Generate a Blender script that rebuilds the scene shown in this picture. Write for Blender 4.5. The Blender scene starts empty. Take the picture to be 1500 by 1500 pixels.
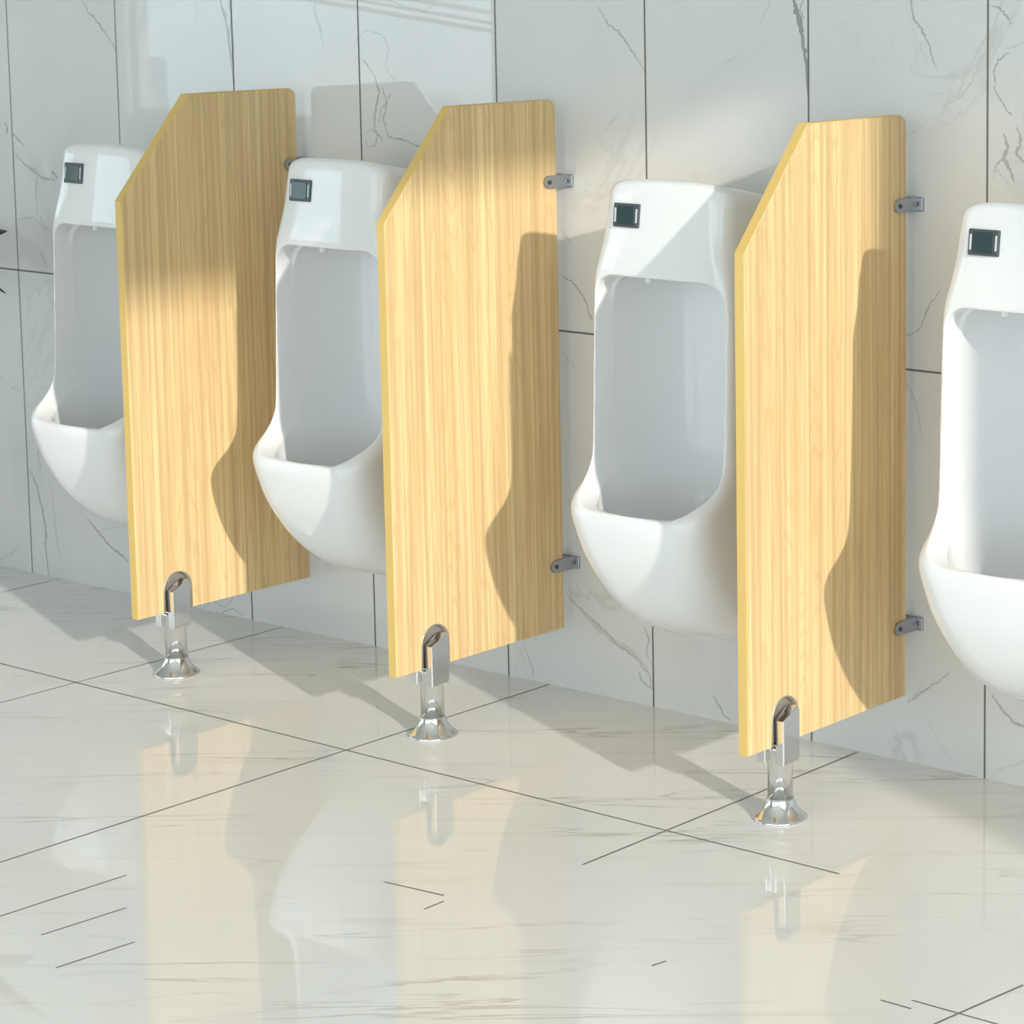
import bpy, bmesh, math, random
from mathutils import Vector, Matrix
C = bpy.context.scene.collection
S = bpy.context.scene
rnd = random.Random(7)
# ------------------------------------------------------------------ materials
def mat(name):
    m = bpy.data.materials.new(name); m.use_nodes = True
    nt = m.node_tree; b = nt.nodes['Principled BSDF']
    return m, nt, b
def simple(name, col, rough=.4, metal=0., ior=1.5, coat=0.):
    m, nt, b = mat(name)
    b.inputs['Base Color'].default_value = (*col, 1); b.inputs['Roughness'].default_value = rough
    b.inputs['Metallic'].default_value = metal; b.inputs['IOR'].default_value = ior
    b.inputs['Coat Weight'].default_value = coat; b.inputs['Coat Roughness'].default_value = .03
    return m
def N(nt, t, **k):
    n = nt.nodes.new(t)
    for a, v in k.items(): setattr(n, a, v)
    return n
def ramp(nt, stops, src):
    r = N(nt, 'ShaderNodeValToRGB'); e = r.color_ramp.elements
    while len(e) < len(stops): e.new(.5)
    for el, (p, c) in zip(e, stops):
        el.position = p; el.color = (*c, 1)
    nt.links.new(src, r.inputs[0]); return r
def mapping(nt, scale, rot=(0,0,0), loc=(0,0,0), coord='Object'):
    tc = N(nt, 'ShaderNodeTexCoord'); mp = N(nt, 'ShaderNodeMapping')
    mp.inputs['Scale'].default_value = scale; mp.inputs['Rotation'].default_value = rot; mp.inputs['Location'].default_value = loc
    nt.links.new(tc.outputs[coord], mp.inputs[0]); return mp.outputs[0]
def noise(nt, vec, scale, detail=4, rough=.5, dist=0.):
    n = N(nt, 'ShaderNodeTexNoise'); n.inputs['Scale'].default_value = scale; n.inputs['Detail'].default_value = detail
    n.inputs['Roughness'].default_value = rough; n.inputs['Distortion'].default_value = dist
    nt.links.new(vec, n.inputs['Vector']); return n.outputs['Fac']
def mixc(nt, fac, a, b, blend='MIX'):
    m = N(nt, 'ShaderNodeMix', data_type='RGBA', blend_type=blend)
    for s, v in ((m.inputs[0], fac), (m.inputs[6], a), (m.inputs[7], b)):
        if hasattr(v, 'links') or hasattr(v, 'is_linked'): nt.links.new(v, s)
        elif isinstance(v, tuple): s.default_value = (*v, 1)
        else: s.default_value = v
    return m.outputs[2]

def marble(name, base, tint, vein, kind):
    m, nt, b = mat(name)
    cl = ramp(nt, [(.3, base), (.7, tint)], noise(nt, mapping(nt, (1,1,1)), 2.2, 3)).outputs[0]
    if kind == 'wall':
        v1 = noise(nt, mapping(nt, (1.3,1,.7), (0,.5,0), (3.1,0,1.7)), 2.1, 6, .55, 1.1)
        r1 = ramp(nt, [(0,(0,0,0)),(.488,(0,0,0)),(.5,(1,1,1)),(.512,(0,0,0)),(1,(0,0,0))], v1).outputs[0]
        g = ramp(nt, [(.52,(0,0,0)),(.7,(.4,.4,.4))], noise(nt, mapping(nt, (1,1,1), (0,0,0), (5,2,1)), 1.6, 3)).outputs[0]
        fac = mixc(nt, 1., r1, g, 'MULTIPLY')
    else:
        def streak(sc, loc):     # turn first, then stretch
            r0 = mapping(nt, (1,1,1), (0,0,math.radians(-37.5)))
            q = N(nt, 'ShaderNodeMapping'); q.inputs['Scale'].default_value = sc; q.inputs['Location'].default_value = loc
            nt.links.new(r0, q.inputs[0]); return q.outputs[0]
        vec = streak((.60, 6.0, 1), (1.3, .4, 0))
        v1 = noise(nt, vec, 1.5, 5, .5, .55)
        r1 = ramp(nt, [(0,(0,0,0)),(.486,(0,0,0)),(.5,(1,1,1)),(.508,(0,0,0)),(1,(0,0,0))], v1).outputs[0]
        g = ramp(nt, [(.42,(0,0,0)),(.62,(.75,.75,.75))], noise(nt, streak((1,2.5,1), (7,3,1)), 2.2, 3)).outputs[0]
        v2 = noise(nt, streak((1.1, 14, 1), (4,9,0)), 1.7, 5, .55, .4)
        r2 = ramp(nt, [(0,(0,0,0)),(.6,(0,0,0)),(.68,(.4,.4,.4)),(1,(.6,.6,.6))], v2).outputs[0]
        fac = mixc(nt, 1., mixc(nt, 1., r1, g, 'MULTIPLY'), mixc(nt, 1., r2, (.35,.35,.35), 'MULTIPLY'), 'ADD')
    col = mixc(nt, fac, cl, vein)
    nt.links.new(col, b.inputs['Base Color'])
    b.inputs['Roughness'].default_value = .008 if kind == 'wall' else .03
    b.inputs['IOR'].default_value = 1.5
    return m

def wood_mat():
    m, nt, b = mat('light_oak_laminate')
    oi = N(nt, 'ShaderNodeObjectInfo')
    tc = N(nt, 'ShaderNodeTexCoord')
    add = N(nt, 'ShaderNodeVectorMath', operation='ADD'); nt.links.new(tc.outputs['Object'], add.inputs[0])
    mul = N(nt, 'ShaderNodeVectorMath', operation='SCALE'); mul.inputs[0].default_value = (0, 7, 5)
    nt.links.new(oi.outputs['Random'], mul.inputs['Scale']); nt.links.new(mul.outputs[0], add.inputs[1])
    def mp(scale):
        q = N(nt, 'ShaderNodeMapping'); q.inputs['Scale'].default_value = scale; nt.links.new(add.outputs[0], q.inputs[0]); return q.outputs[0]
    # cathedral grain: distance field of stretched noise, folded into bands
    big = noise(nt, mp((1, 7.0, .75)), 1.5, 2, .4)
    band = N(nt, 'ShaderNodeMath', operation='MULTIPLY'); band.inputs[1].default_value = 26; nt.links.new(big, band.inputs[0])
    sn = N(nt, 'ShaderNodeMath', operation='SINE'); 
    w2 = N(nt, 'ShaderNodeMath', operation='MULTIPLY'); w2.inputs[1].default_value = 6.283; nt.links.new(band.outputs[0], w2.inputs[0]); nt.links.new(w2.outputs[0], sn.inputs[0])
    f1 = ramp(nt, [(0,(0,0,0)),(.55,(.1,.1,.1)),(1,(1,1,1))], sn.outputs[0]).outputs[0]
    fine = noise(nt, mp((1, 70, .7)), 1.5, 3, .6)
    f2 = ramp(nt, [(.42,(0,0,0)),(.60,(1,1,1))], fine).outputs[0]
    wide = noise(nt, mp((1, 22, .8)), 1.6, 3, .5)
    f3 = ramp(nt, [(.35,(0,0,0)),(.65,(1,1,1))], wide).outputs[0]
    c = mixc(nt, f3, (.73,.51,.26), (.83,.635,.335))
    c = mixc(nt, mixc(nt, 1., f1, (.26,.26,.26), 'MULTIPLY'), c, (.55,.34,.16))
    c = mixc(nt, mixc(nt, 1., f2, (.68,.68,.68), 'MULTIPLY'), c, (.55,.375,.185))
    nt.links.new(c, b.inputs['Base Color'])
    b.inputs['Roughness'].default_value = .42; b.inputs['IOR'].default_value = 1.4
    return m

M = {}
M['wall'] = marble('white_marble_wall_tile', (.655,.66,.65), (.71,.705,.69), (.34,.35,.34), 'wall')
M['floor'] = marble('white_marble_floor_tile', (.765,.775,.76), (.81,.81,.785), (.42,.40,.36), 'floor')
M['grout'] = simple('dark_grout', (.16,.155,.14), .5)
M['grout_soft'] = simple('grey_wall_grout', (.27,.275,.265), .4)
M['vein'] = simple('grey_marble_vein', (.46,.465,.455), .05)
M['vein_dark'] = simple('dark_marble_vein', (.33,.335,.33), .05)
M['vein_pale'] = simple('pale_marble_vein', (.58,.585,.57), .05)
M['wood'] = wood_mat()
M['edge'] = simple('honey_edge_band', (.72,.49,.16), .4)
M['ceramic'] = simple('white_glazed_ceramic', (.82,.82,.82), .05, 0, 1.5, 0)
M['chrome'] = simple('polished_steel', (.80,.80,.80), .10, 1.)
M['satin'] = simple('satin_steel', (.40,.37,.33), .35, .5)
M['bracket'] = simple('brushed_steel_bracket', (.42,.43,.46), .35, 1.)
M['screw'] = simple('dark_steel_screw', (.12,.12,.13), .4, 1.)
M['sensor_glass'] = simple('dark_sensor_glass', (.03,.055,.06), .06)
M['sensor_frame'] = simple('grey_sensor_frame', (.07,.08,.085), .25)
M['sensor_mark'] = simple('pale_sensor_strip', (.55,.58,.60), .4)
M['plaster'] = simple('pale_plaster', (.74,.73,.70), .8)
M['frame'] = simple('white_window_frame', (.8,.8,.8), .4)
M['leaf'] = simple('very_dark_green_leaf', (.006,.009,.006), .45)
M['pot'] = simple('grey_planter', (.30,.30,.29), .5)
M['soil'] = simple('dark_soil', (.04,.03,.02), .9)
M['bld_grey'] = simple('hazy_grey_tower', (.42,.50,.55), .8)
M['bld_pale'] = simple('pale_concrete_building', (.74,.72,.68), .8)
M['bld_pink'] = simple('pinkish_building', (.62,.54,.52), .8)
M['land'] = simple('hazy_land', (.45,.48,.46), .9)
def glass_mat():
    m = bpy.data.materials.new('clear_window_glass'); m.use_nodes = True; nt = m.node_tree; nt.nodes.clear()
    o = N(nt, 'ShaderNodeOutputMaterial'); mx = N(nt, 'ShaderNodeMixShader'); mx.inputs[0].default_value = .06
    t = N(nt, 'ShaderNodeBsdfTransparent'); g = N(nt, 'ShaderNodeBsdfGlossy'); g.inputs['Roughness'].default_value = .02
    nt.links.new(t.outputs[0], mx.inputs[1]); nt.links.new(g.outputs[0], mx.inputs[2]); nt.links.new(mx.outputs[0], o.inputs[0]); return m
M['glass'] = glass_mat()

# ------------------------------------------------------------------ mesh helpers
def obj(name, bm, m, parent=None, smooth=False, loc=(0,0,0)):
    me = bpy.data.meshes.new(name)
    if isinstance(bm, bmesh.types.BMesh):
        bmesh.ops.recalc_face_normals(bm, faces=bm.faces[:]); bm.to_mesh(me); bm.free()
    else: me = bm
    for k in (m if isinstance(m, (list, tuple)) else [m]):
        if k.name not in [x.name for x in me.materials if x]: me.materials.append(k)
    if smooth: me.polygons.foreach_set('use_smooth', [True]*len(me.polygons))
    o = bpy.data.objects.new(name, me); C.objects.link(o); o.location = loc
    if parent: o.parent = parent
    return o
def tag(o, label=None, cat=None, group=None, kind=None):
    for k, v in (('label', label), ('category', cat), ('group', group), ('kind', kind)):
        if v: o[k] = v
    return o
def empty(name, loc, rz=0.):
    o = bpy.data.objects.new(name, None); C.objects.link(o); o.location = loc; o.rotation_euler = (0,0,rz)
    o.empty_display_size = .1; return o
def box(bm, a, b, bev=0., seg=2, mi=0):
    vs = [bm.verts.new((x,y,z)) for x in (a[0],b[0]) for y in (a[1],b[1]) for z in (a[2],b[2])]
    fs = [bm.faces.new([vs[i] for i in q]) for q in ((0,1,3,2),(4,6,7,5),(0,4,5,1),(2,3,7,6),(0,2,6,4),(1,5,7,3))]
    for f in fs: f.material_index = mi
    if bev > 0:
        es = list({e for f in fs for e in f.edges})
        bmesh.ops.bevel(bm, geom=es, offset=bev, segments=seg, profile=.5, affect='EDGES')
def lathe(bm, prof, c=(0,0), n=48):
    rings = []
    for r, z in prof:
        rings.append([bm.verts.new((c[0]+r*math.cos(2*math.pi*i/n), c[1]+r*math.sin(2*math.pi*i/n), z)) for i in range(n)])
    for a, b in zip(rings, rings[1:]):
        for i in range(n): bm.faces.new((a[i], a[(i+1)%n], b[(i+1)%n], b[i]))
    bm.faces.new(rings[0]); bm.faces.new(rings[-1][::-1])
def prism_x(bm, pts, x0, x1, bev=0., seg=2, mi_side=None):
    """pts: (y,z) outline extruded in x"""
    A = [bm.verts.new((x0, y, z)) for y, z in pts]; B = [bm.verts.new((x1, y, z)) for y, z in pts]
    fa = bm.faces.new(A); fb = bm.faces.new(B[::-1]); sides = []
    for i in range(len(pts)):
        j = (i+1) % len(pts); sides.append(bm.faces.new((A[j], A[i], B[i], B[j])))
    if mi_side is not None:
        for f in sides: f.material_index = mi_side
    if bev > 0:
        es = list(set(fa.edges) | set(fb.edges))
        bmesh.ops.bevel(bm, geom=es, offset=bev, segments=seg, profile=.5, affect='EDGES')
    return fa, fb, sides
def apply_mods(o):
    dg = bpy.context.evaluated_depsgraph_get(); dg.update()
    me = bpy.data.meshes.new_from_object(o.evaluated_get(dg))
    return me
def drop(o):
    bpy.data.objects.remove(o, do_unlink=True)

# ------------------------------------------------------------------ the room shell
XL, XR, YF, H = -14.5, 4.0, -8.0, 3.3
def ribbon(bm, pts, widths, plane, off, mi, jit=.0, sub=5):
    """irregular thin band inside a tiled surface; pts (a,b) in the surface"""
    P = []
    for k in range(len(pts)-1):
        for s in range(sub):
            t = s/sub; a, b = pts[k], pts[k+1]
            w = widths[k]*(1-t)+widths[k+1]*t
            P.append((a[0]*(1-t)+b[0]*t + rnd.uniform(-jit,jit), a[1]*(1-t)+b[1]*t + rnd.uniform(-jit,jit), w*rnd.uniform(.6,1.3) if jit else w))
    P.append((*pts[-1], widths[-1]))
    L = []
    for i, (x, y, w) in enumerate(P):
        a = P[max(0,i-1)]; b = P[min(len(P)-1,i+1)]
        dx, dy = b[0]-a[0], b[1]-a[1]; l = math.hypot(dx,dy) or 1
        nx, ny = -dy/l*w/2, dx/l*w/2
        for s in (1,-1):
            u, v = x+s*nx, y+s*ny
            L.append(bm.verts.new((u, -off, v) if plane == 'wall' else (u, v, off)))
    for i in range(len(P)-1):
        f = bm.faces.new((L[2*i], L[2*i+1], L[2*i+3], L[2*i+2])); f.material_index = mi

# floor: one slab with its joints let into it
bm = bmesh.new()
box(bm, (XL-.2, YF-.2, -.12), (XR+.2, .15, 0))
FJ = [ # straight joints as seen on the floor (x0,y0,x1,y1,width)
 (-.7385,-8,-.7385,0,.0038), (.005,-.722,.005,-.008,.0038), (-1.490,-3.2,-1.492,0,.003), (-2.2315,-3,-2.2315,0,.003),
 (.822,-.73,.75,-1.3,.0036), (-4.0,-.5235,.353,-.5235,.0034),
 (-.545,-1.50,-.532,-1.163,.003),(-.428,-1.395,-.418,-1.253,.003),(-.307,-1.461,-.297,-1.334,.003),
 (-.189,-.954,-.073,-.943,.003),(-.055,-1.001,-.056,-.96,.003),(.363,-.973,.368,-.948,.003),(.728,-.862,.90,-.862,.003),(.694,-.886,.745,-.886,.003)]
for k, (x0,y0,x1,y1,w) in enumerate(FJ):
    ribbon(bm, [(x0,y0),(x1,y1)], [w,w], 'floor', .0003 + k*.00001, 1, 0, 1)
for k in range(-20, 5):      # joints beyond the part in view
    x = .005 + .7465*k
    if x < -2.5 and x > XL: ribbon(bm, [(x,-8),(x,0)], [.003,.003], 'floor', .0003, 1, 0, 1)
fl = tag(obj('floor', bm, [M['floor'], M['grout']]), kind='structure')

# back wall with its joints and the strong veins
bm = bmesh.new()
box(bm, (XL-.2, 0, 0), (XR+.2, .2, H))
for k in range(-36, 12):
    x = .2706 + .3722*k
    if XL < x < XR: ribbon(bm, [(x,.0),(x,H)], [.0036,.0036], 'wall', .0004, 2 if x < -1.7 else 1, 0, 1)
ribbon(bm, [(XL,.693),(XR,.693)], [.0036,.0036], 'wall', .00045, 1, 0, 1)
ribbon(bm, [(XL,2.08),(XR,2.08)], [.0036,.0036], 'wall', .00045, 1, 0, 1)
VEINS = [ # (points x,z ; widths ; darkness 3 mid 4 dark 5 pale)
([(-2.0706, 1.2966), (-2.0536, 1.2749), (-2.0165, 1.2463), (-1.9844, 1.2135), (-1.9632, 1.1907)],[0.0015, 0.0031, 0.0046, 0.0031, 0.0031],3),
([(-1.6247, 1.3014), (-1.6097, 1.2667), (-1.5997, 1.2181), (-1.5901, 1.1206)],[0.0044, 0.0102, 0.0087, 0.0029],3),
([(-1.5953, 1.3017), (-1.5913, 1.2183), (-1.5894, 1.1346)],[0.0044, 0.0058, 0.0029],3),
([(-1.7033, 1.3005), (-1.6936, 1.2838), (-1.7035, 1.2583)],[0.0015, 0.0015, 0.0015],5),
([(-1.3425, 1.3044), (-1.3397, 1.2801), (-1.3254, 1.2438), (-1.317, 1.2101)],[0.0042, 0.007, 0.0056, 0.0014],5),
([(-1.1332, 1.3066), (-1.0921, 1.2966), (-1.0366, 1.2841), (-0.9991, 1.3016)],[0.0027, 0.0027, 0.0027, 0.0013],5),
([(-1.2283, 1.2254), (-1.1986, 1.246), (-1.151, 1.2402), (-1.133, 1.214), (-1.1437, 1.1806), (-1.1257, 1.1544), (-1.1127, 1.1482)],[0.0028, 0.0028, 0.0041, 0.0041, 0.0027, 0.0027, 0.0014],5),
([(-1.2048, 1.1857), (-1.177, 1.1597), (-1.163, 1.1267), (-1.1758, 1.0928), (-1.1813, 1.0523), (-1.159, 1.033)],[0.0028, 0.0027, 0.0055, 0.0055, 0.0041, 0.0027],3),
([(-1.155, 1.1363), (-1.1427, 1.1073), (-1.1536, 1.0735), (-1.1434, 1.0404), (-1.1018, 1.0354), (-1.0366, 1.0209)],[0.0027, 0.0041, 0.0041, 0.0027, 0.0041, 0.0027],3),
([(-1.2028, 1.0447), (-1.1871, 1.0521), (-1.1721, 1.0419), (-1.1786, 1.0228), (-1.1981, 1.0166), (-1.2053, 1.0311)],[0.0014, 0.0014, 0.0027, 0.0028, 0.0014, 0.0014],3),
([(-1.1306, 1.1277), (-1.1448, 1.1046), (-1.1605, 1.0933), (-1.1654, 1.0664)],[0.0014, 0.0027, 0.0027, 0.0014],3),
([(-0.5876, 1.3026), (-0.5633, 1.2694), (-0.5387, 1.2575), (-0.5144, 1.2332), (-0.4903, 1.2054), (-0.4712, 1.1788)],[0.0013, 0.0038, 0.0038, 0.0038, 0.0025, 0.0025],3),
([(-0.1326, 1.3174), (-0.1253, 1.2917), (-0.1137, 1.2531), (-0.1065, 1.2063), (-0.1009, 1.1417)],[0.0083, 0.0107, 0.0095, 0.0071, 0.0024],4),
([(-0.1147, 1.3175), (-0.1178, 1.3), (-0.1105, 1.2848)],[0.0047, 0.0036, 0.0024],3),
([(-0.1837, 1.3168), (-0.1976, 1.2906), (-0.2099, 1.2715)],[0.0036, 0.0024, 0.0012],5),
([(-0.2518, 1.2266), (-0.2783, 1.208), (-0.2987, 1.1991)],[0.0012, 0.0024, 0.0012],5),
([(0.1134, 1.32), (0.1246, 1.2861), (0.14, 1.2659), (0.1512, 1.2502), (0.1596, 1.2243), (0.168, 1.2074)],[0.0035, 0.0046, 0.0046, 0.0034, 0.0034, 0.0011],3),
([(0.1331, 1.2521), (0.1373, 1.2351), (0.1541, 1.2128)],[0.0023, 0.0023, 0.0011],5),
([(0.2543, 1.2209), (0.2409, 1.1924), (0.2205, 1.1636), (0.1861, 1.1455)],[0.0011, 0.0034, 0.0023, 0.0011],5),
([(0.2741, 1.3128), (0.2942, 1.3086), (0.3077, 1.2944), (0.3171, 1.2834)],[0.0011, 0.0034, 0.0045, 0.0022],3),
([(0.3121, 1.2356), (0.2907, 1.224), (0.2828, 1.2048), (0.2856, 1.1769), (0.2992, 1.1526), (0.3181, 1.1354)],[0.0022, 0.0034, 0.0023, 0.0023, 0.0023, 0.0034],3),
([(0.3412, 1.254), (0.3214, 1.2447), (0.3014, 1.242)],[0.0022, 0.0034, 0.0011],5),
([(0.3022, 1.1045), (0.3104, 1.0824), (0.3025, 1.0629), (0.3161, 1.0433), (0.3243, 1.0234)],[0.0023, 0.0068, 0.0079, 0.0068, 0.0023],3),
([(0.3289, 1.1168), (0.3371, 1.0947), (0.3293, 1.072), (0.3427, 1.0558)],[0.0022, 0.0045, 0.0056, 0.0034],3),
([(0.2824, 1.0417), (0.2931, 1.0557), (0.3025, 1.0629)],[0.0011, 0.0034, 0.0034],3),
([(0.2798, 1.028), (0.2891, 1.0442), (0.3054, 1.0292), (0.3136, 1.0184)],[0.0011, 0.0023, 0.0023, 0.0011],5),
([(-0.6932, 0.1877), (-0.6587, 0.1633), (-0.6175, 0.1362), (-0.5732, 0.1124), (-0.5274, 0.0971), (-0.4939, 0.076), (-0.4744, 0.0398)],[0.0026, 0.0053, 0.0118, 0.0157, 0.013, 0.0078, 0.0039],5),
([(-0.6863, 0.1833), (-0.6518, 0.1603), (-0.6037, 0.1343), (-0.5613, 0.1063), (-0.5191, 0.0892), (-0.4857, 0.0642)],[0.0013, 0.0026, 0.0026, 0.0039, 0.0026, 0.0026],3),
([(-0.4926, 0.151), (-0.4846, 0.13), (-0.4918, 0.1026), (-0.4754, 0.079)],[0.0026, 0.0039, 0.0026, 0.0013],3),
([(-0.5111, 0.0601), (-0.4996, 0.0422), (-0.4744, 0.0358)],[0.0026, 0.0039, 0.0026],3),
([(-0.329, 0.0443), (-0.313, 0.0276), (-0.3019, 0.0102), (-0.2858, 0.0052)],[0.0025, 0.0051, 0.0038, 0.0013],3),
([(-2.3342, 0.9998), (-2.3109, 0.9856), (-2.2924, 0.9727)],[0.0032, 0.0048, 0.0016],3),
([(-2.3571, 1.0217), (-2.3508, 1.0067), (-2.3565, 0.9974)],[0.0032, 0.0064, 0.0032],3),
([(-2.3324, 0.9588), (-2.2977, 0.9331), (-2.2575, 0.9198), (-2.2346, 0.9028), (-2.1914, 0.9049)],[0.0032, 0.0064, 0.008, 0.0063, 0.0032],5),
([(-2.3282, 0.9499), (-2.2742, 0.922), (-2.239, 0.9086), (-2.1869, 0.9007)],[0.0016, 0.0032, 0.0032, 0.0016],3),
([(-2.2511, 0.908), (-2.2613, 0.8666), (-2.257, 0.8259), (-2.2281, 0.7927), (-2.1999, 0.7838)],[0.0032, 0.0032, 0.0048, 0.0048, 0.0016],5),
([(-2.1997, 0.9226), (-2.1907, 0.9155), (-2.1819, 0.9054)],[0.0047, 0.0063, 0.0032],3),
([(-2.319, 0.8101), (-2.2698, 0.816), (-2.2353, 0.7922), (-2.2243, 0.7777)],[0.0016, 0.0032, 0.0032, 0.0016],5),
([(-2.2507, 0.7456), (-2.2384, 0.716), (-2.2294, 0.7059)],[0.0032, 0.0048, 0.0016],5),
([(-2.3243, 0.236), (-2.3023, 0.1993), (-2.2883, 0.1539), (-2.2774, 0.1002), (-2.2846, 0.0677), (-2.2748, -0.0021)],[0.0033, 0.0049, 0.0049, 0.0065, 0.0049, 0.0033],3),
([(-2.2814, 0.3191), (-2.2946, 0.2708), (-2.287, 0.2403)],[0.0081, 0.0097, 0.0049],5),
([(-2.2585, 0.228), (-2.2482, 0.1667), (-2.239, 0.0894), (-2.2325, 0.0432)],[0.0016, 0.0032, 0.0049, 0.0032],5),
([(-2.1288, 0.1504), (-2.0901, 0.1244), (-2.0449, 0.0948), (-1.9926, 0.0726)],[0.0032, 0.0063, 0.0063, 0.0047],3),
([(-2.0777, 0.1337), (-1.9829, 0.1535)],[0.0016, 0.0016],5),
([(-2.4207, 0.4459), (-2.3851, 0.4211), (-2.3234, 0.4161)],[0.0016, 0.0033, 0.0016],5),
([(-2.4537, 0.0132), (-2.4065, 0.0356), (-2.3742, 0.0638)],[0.0033, 0.005, 0.0016],5),
([(-0.687, 0.8863), (-0.6702, 0.8681), (-0.6568, 0.8536)],[0.0013, 0.0039, 0.0013],5),
([(-0.696, 0.802), (-0.6617, 0.789), (-0.6331, 0.7616), (-0.6119, 0.7182)],[0.0013, 0.0039, 0.0039, 0.0026],3),
([(-0.6959, 0.6594), (-0.6704, 0.6357), (-0.6536, 0.6177)],[0.0013, 0.0026, 0.0013],5),
([(0.1052, 0.7507), (0.1351, 0.7649), (0.152, 0.8037), (0.1772, 0.8347)],[0.0023, 0.0023, 0.0035, 0.0012],3),
([(0.1052, 0.6704), (0.121, 0.6483), (0.131, 0.6197), (0.141, 0.5674)],[0.0023, 0.0047, 0.0035, 0.0012],5),
([(0.1097, 0.1054), (0.1388, 0.1285), (0.1747, 0.1551), (0.1989, 0.1747)],[0.0024, 0.0036, 0.0024, 0.0024],3),
([(0.1387, 0.1468), (0.1315, 0.1273), (0.1141, 0.1122)],[0.0012, 0.0036, 0.0012],5),
([(0.1051, 1.0909), (0.1234, 1.1009), (0.1403, 1.1084)],[0.0023, 0.0023, 0.0012],5),
([(0.2834, 0.1526), (0.3057, 0.1265), (0.3294, 0.1091), (0.35, 0.1043)],[0.0023, 0.0047, 0.0058, 0.0047],3),
([(-1.7658, -0.0139), (-1.7195, 0.023), (-1.6761, 0.0143), (-1.6417, 0.0491)],[0.0031, 0.0046, 0.0045, 0.003],5),
([(-1.743, -0.003), (-1.6879, -0.0024), (-1.6542, 0.0175), (-1.6222, 0.0074)],[0.0015, 0.003, 0.003, 0.0015],3),
([(-0.7999, 0.0612), (-0.7827, 0.0299), (-0.7796, 0.01)],[0.0013, 0.0027, 0.0027],3),
]
for k, (p, w, mi) in enumerate(VEINS):
    ribbon(bm, p, w, 'wall', .0002 + .000004*k, mi, .0022, 6)
tag(obj('wall_back', bm, [M['wall'], M['grout'], M['grout_soft'], M['vein'], M['vein_dark'], M['vein_pale']]), kind='structure')

def wall_open(name, axis, pos, th, a0, a1, holes, m=M['plaster']):
    """wall in plane axis=pos with rectangular openings (a0,a1,z0,z1), built from solid blocks"""
    bm = bmesh.new()
    cuts = sorted({a0, a1, *[h[0] for h in holes], *[h[1] for h in holes]})
    for l, r in zip(cuts, cuts[1:]):
        hs = [h for h in holes if h[0] <= l + 1e-6 and h[1] >= r - 1e-6]
        zs = [(0, H)] if not hs else [(0, hs[0][2]), (hs[0][3], H)]
        for z0, z1 in zs:
            if z1 - z0 > .001:
                if axis == 'x': box(bm, (pos, l, z0), (pos+th, r, z1))
                else: box(bm, (l, pos, z0), (r, pos+th, z1))
    return tag(obj(name, bm, m), kind='structure')
SUNJ = -1.58
wall_open('wall_right', 'x', XR, .2, YF, 0, [(-7.8, SUNJ, .0, 2.72)])
wall_open('wall_left', 'x', XL-.2, .2, YF, 0, [(-7.5, -.8, .8, 2.9)])
wall_open('wall_front', 'y', YF-.2, .2, XL, XR, [(-12.1, -8.66, .3, 2.95), (-3.6, 3.6, .1, 2.95)])
bm = bmesh.new(); box(bm, (XL-.2, YF-.2, H), (XR+.2, .2, H+.15)); tag(obj('ceiling', bm, M['plaster']), kind='structure')
def window(name, axis, pos, a0, a1, z0, z1, posts):
    e = empty(name, (0,0,0)); tag(e, kind='structure')
    f = bmesh.new(); t = .05
    def bx(l, r, b, c):
        if axis == 'x': box(f, (pos, l, b), (pos+.06, r, c))
        else: box(f, (l, pos, b), (r, pos+.06, c))
    bx(a0, a0+t, z0, z1); bx(a1-t, a1, z0, z1); bx(a0+t, a1-t, z0, z0+.04); bx(a0+t, a1-t, z1-t, z1)
    for p in posts: bx(p-.02, p+.02, z0+.04, z1-t)
    obj('window_frame', f, M['frame'], e)
    g = bmesh.new()
    if axis == 'x': box(g, (pos+.027, a0+t, z0+.04), (pos+.033, a1-t, z1-t))
    else: box(g, (a0+t, pos+.027, z0+.04), (a1-t, pos+.033, z1-t))
    obj('window_pane', g, M['glass'], e)
window('window_1', 'x', XR+.06, -7.8, SUNJ, 0, 2.72, [-6.2])
window('window_2', 'y', YF-.13, -12.1, -8.66, .3, 2.95, [])
window('fill_window', 'y', YF-.13, -3.6, 3.6, .1, 2.95, [-1.2, 1.2])  # unseen window added behind the camera to let in fill light from the sky
window('window_4', 'x', XL-.13, -7.5, -.8, .8, 2.9, [-5, -3])

# ------------------------------------------------------------------ what stands outside (mirrored in the glossy wall tiles)
bm = bmesh.new(); lathe(bm, [(1750,-152),(1750,-150)], n=64); tag(obj('ground', bm, M['land']), kind='structure')
slat = empty('sloping_blind_slats', (-9.9, -8.45, .3))  # tilted bars added outside so the glossy tiles mirror them as blind lines
for dz, hh in ((0,.028),(.055,.018),(.115,.03)):
    b = bmesh.new()
    for s in (0,):
        za, zb = 1.13+dz, .90+dz
        prism = [(-2.0, za+.06), (2.2, zb-.16), (2.2, zb-.16+hh), (-2.0, za+.06+hh)]
        A = [b.verts.new((x, 0, z-.3)) for x, z in prism]; B = [b.verts.new((x, .03, z-.3)) for x, z in prism]
        b.faces.new(A); b.faces.new(B[::-1])
        for i in range(4): b.faces.new((A[i], A[(i+1)%4], B[(i+1)%4], B[i]))
    obj('slat_bar', b, M['frame'], slat)
tag(slat, 'white sloping rail bars added outside the window, mirrored as blind lines in the upper left wall tiles', 'railing')
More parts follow.
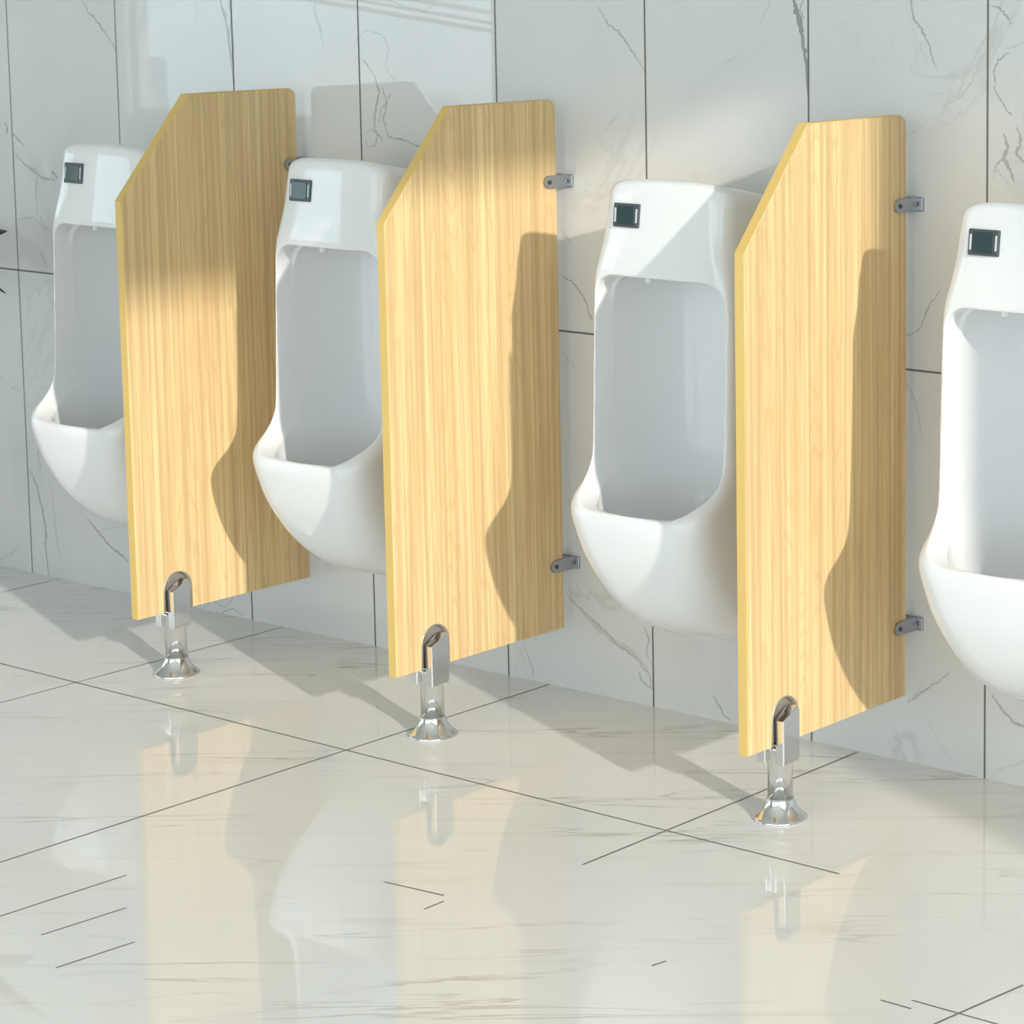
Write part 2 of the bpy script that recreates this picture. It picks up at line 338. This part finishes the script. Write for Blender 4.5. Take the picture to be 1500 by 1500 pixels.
def building(head, dist, top, w, m, label, floors=4):
    a = math.radians(head); c = (-1.9 - dist*math.sin(a), -dist*math.cos(a))
    e = empty('building', (c[0], c[1], -150), a)
    b = bmesh.new(); box(b, (-w/2, -w/2, 0), (w/2, w/2, 150+top)); obj('building_body', b, m, e)
    b = bmesh.new(); box(b, (-w*.3, -w*.3, 150+top), (w*.1, w*.2, 150+top+w*.14)); obj('roof_box', b, m, e)
    for k in range(floors):
        z = 150+top-4-k*6; q = w/2+.05
        b = bmesh.new(); box(b, (-q, -q, z-1.4), (q, q, z)); obj('window_band', b, M['bld_grey'], e)
    return tag(e, label, 'building', 'far city buildings')
building(51.25, 1500, -1500*math.tan(math.radians(2.2)), 12, M['bld_grey'], 'tall hazy grey tower mirrored left of the first partition')
building(51.5, 1350, -1350*math.tan(math.radians(2.95)), 14, M['bld_pale'], 'pale concrete block in front of the grey tower')
building(50.7, 1300, -1300*math.tan(math.radians(3.35)), 16, M['bld_pink'], 'pinkish low block beside the grey tower')
building(50.0, 1600, -1600*math.tan(math.radians(2.95)), 20, M['bld_grey'], 'low grey block at the chamfered top of the first partition')
building(45.3, 1500, -1500*math.tan(math.radians(3.0)), 14, M['bld_pale'], 'pale slim block mirrored beside the middle partition top')

# ------------------------------------------------------------------ urinals
def section(z, f, b, d, r, n=10):
    P = [Vector((-b,0)), Vector((-f,-d)), Vector((f,-d)), Vector((b,0))]
    out = []
    def arc(A, B, Cc, r):
        r1 = min(r, (A-B).length*.48 if A is not P[0] else (A-B).length*.9); r2 = min(r, (Cc-B).length*.48 if Cc is not P[3] else (Cc-B).length*.9)
        p = B + (A-B).normalized()*r1; q = B + (Cc-B).normalized()*r2
        return [p*(1-t)**2 + B*2*t*(1-t) + q*t*t for t in [i/n for i in range(n+1)]]
    a1 = arc(P[0], P[1], P[2], r); a2 = arc(P[1], P[2], P[3], r)
    for i in range(n): out.append(P[0].lerp(a1[0], i/n))
    out += a1
    for i in range(1, n): out.append(a1[-1].lerp(a2[0], i/n))
    out += a2
    for i in range(1, n+1): out.append(a2[-1].lerp(P[3], i/n))
    return [(p.x, p.y - .006*(1-(p.x/max(.03,f))**2 if abs(p.x) < f else 0), z) for p in out]
def lerp_levels(L, k=5):
    """Catmull-Rom through the profile levels"""
    out = []
    for i in range(len(L)-1):
        p0, p1, p2, p3 = L[max(0,i-1)], L[i], L[i+1], L[min(len(L)-1,i+2)]
        for s in range(k):
            t = s/k
            v = []
            for a, b, c, d in zip(p0, p1, p2, p3):
                v.append(.5*((2*b)+(-a+c)*t+(2*a-5*b+4*c-d)*t*t+(-a+3*b-3*c+d)*t**3))
            out.append(tuple(v))
    out.append(L[-1]); return out
def loft(bm, rings):
    R = [[bm.verts.new(p) for p in r] for r in rings]
    n = len(R[0])
    for a, b in zip(R, R[1:]):
        for i in range(n): bm.faces.new((a[i], a[(i+1)%n], b[(i+1)%n], b[i]))
    for r, flip in ((R[0], True), (R[-1], False)):
        bm.faces.new(r[::-1] if flip else r)
LV = [ # z, front half width, back half width, depth, corner radius
 (.212,.048,.125,.130,.04),(.216,.070,.138,.172,.06),(.228,.090,.150,.222,.08),(.252,.106,.160,.268,.085),(.290,.119,.167,.306,.080),
 (.330,.129,.171,.333,.075),(.375,.138,.174,.354,.068),(.420,.144,.175,.366,.062),(.448,.148,.175,.369,.056),(.466,.150,.175,.364,.052),
 (.482,.152,.175,.347,.046),(.500,.153,.175,.322,.040),(.525,.154,.175,.301,.034),(.560,.155,.175,.289,.026),(.700,.155,.175,.281,.020),(.800,.154,.174,.278,.020),
 (.850,.150,.174,.279,.022),(.885,.144,.173,.277,.028),(.930,.137,.172,.271,.032),(.980,.133,.170,.265,.032),(1.005,.131,.168,.261,.032),(1.015,.127,.164,.256,.032),(1.020,.116,.152,.245,.032)]
def urinal_mesh():
    bm = bmesh.new()
    rings = []
    for z, f, b, d, r in lerp_levels(LV, 4):
        ring = []
        for x, y, zz in section(z, f, b, d, r):
            q = max(0., (z-.86)/.16)
            side = max(0., abs(x) - .075)/.09; fr = min(1., -y/.245)
            zz -= q*(.095*min(1.2, side)**1.5*(1-.88*fr) + .003*(x/.1)**2)
            ring.append((x, y, zz))
        rings.append(ring)
    loft(bm, rings)
    bmesh.ops.recalc_face_normals(bm, faces=bm.faces[:])
    body = obj('tmp_body', bm, M['ceramic'])
    # inner hollow
    bm = bmesh.new(); rings = []
    CV = [(.33,.03,.05,.17),(.34,.06,.09,.24),(.36,.085,.112,.295),(.39,.10,.128,.33),(.43,.112,.137,.353),(.475,.122,.141,.365),(.54,.143,.144,.33),(.70,.144,.144,.31),(.80,.143,.143,.305),(.838,.128,.13,.29),(.852,.10,.10,.27)]
    for z, f, b, d in lerp_levels(CV, 3):
        ring = []
        n = 12; yb = -.055 - .02*max(0, (.45-z)/.15)
        pts = [Vector((-b*.5,yb)), Vector((-b,yb-.08)), Vector((-f,-d)), Vector((f,-d)), Vector((b,yb-.08)), Vector((b*.5,yb))]
        # rounded closed loop by quadratic smoothing
        m = len(pts)
        for i in range(m):
            A, B, D = pts[i-1], pts[i], pts[(i+1)%m]
            p, q = (A+B)/2, (B+D)/2
            for s in range(n):
                t = s/n; v = p*(1-t)**2 + B*2*t*(1-t) + q*t*t; ring.append((v.x, v.y, z))
        rings.append(ring)
    loft(bm, rings); bmesh.ops.recalc_face_normals(bm, faces=bm.faces[:])
    cav = obj('tmp_cav', bm, M['ceramic'])
    # front opening
    bm = bmesh.new(); w, z0, z1, r0, r1 = .1440, .462, .853, .066, .042
    pts = []
    for cx_, cz_, r, a0 in ((w-r0, z0+r0, r0, -90), (w-r1, z1-r1, r1, 0), (-w+r1, z1-r1, r1, 90), (-w+r0, z0+r0, r0, 180)):
        for s in range(9):
            a = math.radians(a0 + s*90/8); pts.append((cx_+r*math.cos(a), cz_+r*math.sin(a)))
    A = [bm.verts.new((x, -.6, z)) for x, z in pts]; B = [bm.verts.new((x, -.235, z)) for x, z in pts]
    bm.faces.new(A); bm.faces.new(B[::-1])
    for i in range(len(pts)): bm.faces.new((A[i], A[(i+1)%len(pts)], B[(i+1)%len(pts)], B[i]))
    bmesh.ops.recalc_face_normals(bm, faces=bm.faces[:])
    op = obj('tmp_open', bm, M['ceramic'])
    for c in (cav, op):
        md = body.modifiers.new('b', 'BOOLEAN'); md.operation = 'DIFFERENCE'; md.object = c; md.solver = 'EXACT'
    rm = body.modifiers.new('r', 'REMESH'); rm.mode = 'VOXEL'; rm.voxel_size = .0024; rm.adaptivity = 0
    sm = body.modifiers.new('s', 'SMOOTH'); sm.factor = .5; sm.iterations = 12
    me = apply_mods(body)
    for o in (body, cav, op): drop(o)
    # keep the wall face flat
    me.name = 'urinal_body'
    me.materials.clear(); me.materials.append(M['ceramic'])
    return me
UM = urinal_mesh()
def make_urinal():
    e = empty('urinal', (0,0,0))
    b = obj('bowl_body', UM, M['ceramic'], e, smooth=True)
    # sensor window with pale end strips
    sx, sz, sy = -.071, .957, -.2735
    f = bmesh.new(); box(f, (-.0285,-.0035,-.0205), (.0285,.012,.0205), .002)
    s = obj('sensor_window', f, M['sensor_frame'], e); s.location = (sx, sy, sz); s.rotation_euler = (math.radians(-6),0,0)
    g = bmesh.new(); box(g, (-.0195,-.0048,-.0165), (.0195,.004,.0165), .0012)
    obj('sensor_glass', g, M['sensor_glass'], s)
    for sgn in (-1,1):
        g = bmesh.new(); box(g, (sgn*.0235-.0018,-.0045,-.012), (sgn*.0235+.0018,.004,.012), .0008)
        k = obj('sensor_strip', g, M['sensor_mark'], s)
    n = bmesh.new(); lathe(n, [(.005,-.014),(.0065,-.012),(.0065,0),(.011,.003),(.011,.012)], n=20)
    k = obj('flush_nozzle', n, M['ceramic'], e, True); k.location = (-.055, -.238, .853)
    for sx2, sy2, sz2 in ((.1545,-.16,.33),(-.1545,-.16,.33)):
        n = bmesh.new(); lathe(n, [(.006,-.004),(.006,.004),(.0045,.0055)], n=20)
        k = obj('screw_cap', n, M['ceramic'], e, True); k.location = (sx2,sy2,sz2); k.rotation_euler = (0, math.radians(90 if sx2>0 else -90), 0)
    return e
def copy_tree(o, parent=None):
    c = o.copy(); C.objects.link(c); c.parent = parent
    for ch in [x for x in bpy.data.objects if x.parent == o]: copy_tree(ch, c)
    return c
proto = make_urinal()
UX = [(-1.690, 'white ceramic wall-hung urinal at far left of the row, left of the first partition'),
      (-1.020, 'white ceramic wall-hung urinal between the first and the middle partition'),
      (-.210, 'white ceramic wall-hung urinal between the middle and the right partition'),
      (.519, 'white ceramic wall-hung urinal at the right edge, beyond the last partition')]
trees = [proto] + [copy_tree(proto) for _ in UX[1:]]
for o, (x, lb) in zip(trees, UX):
    o.location = (x, 0, 0); tag(o, lb, 'urinal', 'urinals along the marble wall')

# ------------------------------------------------------------------ partitions
T, D, DT, ZC, ZB = .0194, .4617, .2975, .935, .1285; ZT = ZB+1.; GW = .029
YN, RN, ZN = -.3665, .0345, .1725       # notch centre, radius, arch centre height
def board_outline():
    p = [(-GW, ZB)]
    p += [(YN+RN, ZB)]
    for s in range(0, 17):
        a = math.pi*s/16; p.append((YN+RN*math.cos(a), ZN+RN*math.sin(a)))
    p += [(YN-RN, ZB), (-D, ZB), (-D, ZC), (-DT, ZT)]
    r = .014
    for s in range(0, 7):
        a = math.pi/2*(1 - s/6); p.append((-GW-r+r*math.cos(a), ZT-r+r*math.sin(a)))
    return p
def make_partition():
    e = empty('urinal_partition', (0,0,0))
    bm = bmesh.new(); prism_x(bm, board_outline(), -T+.0004, 0, .0012, 2)
    obj('board', bm, M['wood'], e)
    # edge band along front, chamfer and top
    bm = bmesh.new(); t = .0012
    pts = [(-D, ZB), (-D, ZC), (-DT, ZT), (-GW-.014, ZT)]
    nrm = [(-1,0), None, None, (0,1)]
    def offp(i):
        def dirn(a, b):
            dy, dz = b[0]-a[0], b[1]-a[1]; l = math.hypot(dy,dz); return (-dz/l, dy/l)
        ds = []
        if i > 0: ds.append(dirn(pts[i-1], pts[i]))
        if i < len(pts)-1: ds.append(dirn(pts[i], pts[i+1]))
        ny = sum(d[0] for d in ds)/len(ds); nz = sum(d[1] for d in ds)/len(ds); l = (ny*ny+nz*nz)
        return (pts[i][0]+ny/l*t, pts[i][1]+nz/l*t)
    outer = [offp(i) for i in range(4)]
    rows = []
    for x in (-T+.0008, -.0008):
        rows.append(([bm.verts.new((x, y, z)) for y, z in pts], [bm.verts.new((x, y, z)) for y, z in outer]))
    (i0,o0),(i1,o1) = rows
    for k in range(3):
        bm.faces.new((o0[k],o0[k+1],o1[k+1],o1[k])); bm.faces.new((i0[k],i0[k+1],i1[k+1],i1[k]))
        bm.faces.new((o0[k],o0[k+1],i0[k+1],i0[k])); bm.faces.new((o1[k],o1[k+1],i1[k+1],i1[k]))
    bm.faces.new((o0[0],o1[0],i1[0],i0[0])); bm.faces.new((o0[3],o1[3],i1[3],i0[3]))
    tag(obj('edge_band', bm, M['edge'], e), 'honey coloured edge band')
    # two wall brackets
    for z in (.978, .2515):
        br = empty('wall_bracket', (0, 0, z)); br.parent = e
        bm = bmesh.new()
        pts = []
        w, h, r = .0375, .0118, .0112
        for cy, cz, a0 in ((w-r,h-r,0),(-w+r,h-r,90),(-w+r,-h+r,180),(w-r,-h+r,270)):
            for s in range(7):
                a = math.radians(a0+s*15); pts.append((cy+r*math.cos(a), cz+r*math.sin(a)))
        for x0 in (.0004, -T-.0044):
            p = [(y-.0265, zz) for y, zz in pts]
            prism_x(bm, p, x0, x0+.0048, .001)
        box(bm, (-T-.004, -.0275, -.0105), (.004, -.0008, .0105), .0015)
        obj('clamp_plate', bm, M['bracket'], br)
        bm = bmesh.new(); box(bm, (-T-.012, -.0050, -.0120), (.0175, -.0006, .0120), .0018, 3)
        obj('wall_flange', bm, M['bracket'], br)
        for y in (-.052, -.0095):
            bm = bmesh.new(); lathe(bm, [(.0038,0),(.0038,.0016),(.0028,.0022),(.0012,.0014)], n=16)
            k = obj('screw', bm, M['screw'] if y < -.02 else M['satin'], br, True); k.location = (.0052, y, 0); k.rotation_euler = (0, math.radians(90), 0)
    # leg with flared foot
    leg = empty('support_leg', (-T/2, YN-.001, 0)); leg.parent = e
    bm = bmesh.new()
    prof = [(.0440,0),(.0448,.0015),(.0440,.0038),(.0405,.0065),(.0355,.0105),(.0310,.0160),(.0272,.0225),(.0245,.0290),(.0232,.0335),(.0228,.0350),(.0205,.0358)]
    lathe(bm, prof, n=64); obj('foot_flange', bm, M['chrome'], leg, True)
    bm = bmesh.new(); lathe(bm, [(.0208,.030),(.0208,.116),(.0218,.1185),(.0218,.1225),(.0198,.1245)], n=64); obj('post', bm, M['chrome'], leg, True)
    # fork: two cheeks around the board
    bm = bmesh.new()
    for x0, x1, yo in ((T/2+.0006, T/2+.0185, .003), (-T/2-.0185, -T/2-.0006, .003)):
        pts = [(-.0290,.098),(.0105,.098),(.0140,.106),(.0140,.182),(.0120,.1885),(.0085,.1915),(.0040,.192),(-.0010,.1895),(-.008,.181),(-.0290,.1720)]
        prism_x(bm, [(y+yo, z) for y, z in pts], x0, x1, .0022, 3)
    box(bm, (-T/2-.001, -.016, .106), (T/2+.001, .022, .1275), .001)
    obj('clamp_fork', bm, M['chrome'], leg)
    # arched metal liner and hub in the notch
    bm = bmesh.new()
    ro, ri = RN-.0006, RN-.0032
    O = [(ro*math.cos(math.pi*s/24), ZN+ro*math.sin(math.pi*s/24)) for s in range(25)]; I = [(ri*math.cos(math.pi*s/24), ZN+ri*math.sin(math.pi*s/24)) for s in range(25)]
    O = [(ro, ZB)] + O + [(-ro, ZB)]; I = [(ri, ZB)] + I + [(-ri, ZB)]
    for x0, x1 in ((-T/2-.0006, T/2+.0012),):
        oa = [bm.verts.new((x0,y+.001,z)) for y,z in O]; ob = [bm.verts.new((x1,y+.001,z)) for y,z in O]
        ia = [bm.verts.new((x0,y+.001,z)) for y,z in I]; ib = [bm.verts.new((x1,y+.001,z)) for y,z in I]
        for k in range(len(O)-1):
            bm.faces.new((oa[k],oa[k+1],ob[k+1],ob[k])); bm.faces.new((ia[k],ib[k],ib[k+1],ia[k+1]))
            bm.faces.new((ob[k],ob[k+1],ib[k+1],ib[k])); bm.faces.new((oa[k],ia[k],ia[k+1],oa[k+1]))
        for k in (0, len(O)-1): bm.faces.new((oa[k],ob[k],ib[k],ia[k]))
    obj('arch_liner', bm, M['satin'], leg, True)
    bm = bmesh.new()
    pts = [(-.0312,.130),(.0312,.130)] + [(.0312*math.cos(math.pi*s/20), ZN+.0312*math.sin(math.pi*s/20)) for s in range(21)]
    prism_x(bm, [(y+.001, z) for y, z in pts], -.0065, -.0015, .0008)
    obj('arch_web', bm, M['satin'], leg)
    return e
pp = make_partition()
PX = [(-1.3742, 'light oak urinal partition at left, its upper part shaded, standing beside the first urinal'),
      (-.6703, 'light oak urinal partition in the middle of the three on a steel leg'),
      (.1255, 'light oak urinal partition at right, nearest to the viewer, with chamfered front corner')]
parts = [pp] + [copy_tree(pp) for _ in PX[1:]]
for o, (x, lb) in zip(parts, PX):
    o.location = (x, 0, 0); tag(o, lb, 'partition', 'chamfered oak partitions between the urinals')

# ------------------------------------------------------------------ plant whose leaf tips reach into the frame at the left
pl = empty('potted_plant', (-2.60, -.30, 0))
tag(pl, 'potted plant with narrow very dark leaves, only leaf tips showing at the left edge', 'plant')
bm = bmesh.new(); lathe(bm, [(.09,0),(.11,.02),(.14,.30),(.145,.32),(.13,.32),(.125,.28)], n=40); obj('pot', bm, M['pot'], pl, True)
bm = bmesh.new(); lathe(bm, [(.122,.262),(.122,.279)], n=32); obj('soil', bm, M['soil'], pl)
bm = bmesh.new(); lathe(bm, [(.012,.27),(.010,.5),(.006,.92)], n=14); obj('stem', bm, M['leaf'], pl, True)
def leaf(p0, p1, sag, w, upright=False):
    b = bmesh.new(); n = 14
    a = Vector(p0); c = Vector(p1); d = (c-a); side = d.cross(Vector((0,0,1))).normalized() if abs(d.normalized().z) < .98 else Vector((1,0,0))
    if upright: side = d.cross(Vector((.3,1,0))).normalized()
    R = []
    for i in range(n+1):
        t = i/n; p = a.lerp(c, t) + Vector((0,0,sag*4*t*(1-t)))
        ww = w*math.sin(math.pi*min(1, .12+.88*t))**.8 + .0004
        up = Vector((0,0,1))
        R.append([b.verts.new(p + side*ww + up*.15*ww), b.verts.new(p - up*.0008), b.verts.new(p - side*ww + up*.15*ww), b.verts.new(p + up*.0016)])
    for r, s in zip(R, R[1:]):
        for k in range(4): b.faces.new((r[k], r[(k+1)%4], s[(k+1)%4], s[k]))
    b.faces.new(R[0]); b.faces.new(R[-1][::-1])
    return obj('leaf', b, M['leaf'], pl, True)
leaf((0,0,.62), (0.7022, -0.0400, 0.8361), .03, .040, True)
leaf((0,0,.72), (0.6880, -0.0400, 0.7076), .06, .024, True)
for k in range(9):
    a = math.radians(100 + k*31); L = .17 + .05*((k*7)%3)
    leaf((0,0,.55+.04*k), (L*math.cos(a)-.06, .55*L*math.sin(a), .60+.05*k+.06*((k*5)%3)), .04, .02)

# ------------------------------------------------------------------ light, sky, camera
sun = bpy.data.lights.new('sun', 'SUN'); sun.energy = 3.15; sun.angle = math.radians(1.05); sun.color = (1, .93, .83)
so = bpy.data.objects.new('sun', sun); C.objects.link(so)
so.rotation_euler = Vector((-1, .385, -.35)).to_track_quat('-Z', 'Y').to_euler(); so.location = (8, -3, 4)
w = bpy.data.worlds.new('sky'); S.world = w; w.use_nodes = True; nt = w.node_tree; bg = nt.nodes['Background']
tc = N(nt, 'ShaderNodeTexCoord'); sp = N(nt, 'ShaderNodeSeparateXYZ'); nt.links.new(tc.outputs['Generated'], sp.inputs[0])
r = ramp(nt, [(0,(.69,.76,.78)),(.40,(.69,.78,.81)),(.5,(.66,.83,.92)),(.56,(.66,.79,.86)),(.66,(.685,.745,.775))], sp.outputs['Z'])
mr = N(nt, 'ShaderNodeMapRange'); mr.inputs[1].default_value = -1; mr.inputs[2].default_value = 1
nt.links.new(sp.outputs['Z'], mr.inputs[0]); nt.links.new(mr.outputs[0], r.inputs[0])
nt.links.new(r.outputs[0], bg.inputs[0]); bg.inputs[1].default_value = 3.8
cam = bpy.data.cameras.new('camera'); co = bpy.data.objects.new('camera', cam); C.objects.link(co); S.camera = co
cam.sensor_width = 36; cam.lens = 3881.38/1500*36
cam.shift_x = (750-1319.73)/1500; cam.shift_y = (470.57-750)/1500
cam.clip_start = .05; cam.clip_end = 6000
yaw, pit = .6204, .1391
F = Vector((-math.sin(yaw)*math.cos(pit), math.cos(yaw)*math.cos(pit), -math.sin(pit)))
R = Vector((math.cos(yaw), math.sin(yaw), 0)); U = R.cross(F)
co.matrix_world = Matrix(((R.x,U.x,-F.x,2.7003),(R.y,U.y,-F.y,-3.6466),(R.z,U.z,-F.z,1.4025),(0,0,0,1)))
vs = S.view_settings; vs.view_transform = 'Standard'; vs.look = 'None'; vs.gamma = 1; vs.use_curve_mapping = False; vs.exposure = 0.03
S.cycles.max_bounces = 10; S.cycles.diffuse_bounces = 6; S.cycles.glossy_bounces = 5; S.cycles.transparent_max_bounces = 8
S.cycles.sample_clamp_indirect = 8; S.cycles.use_denoising = True
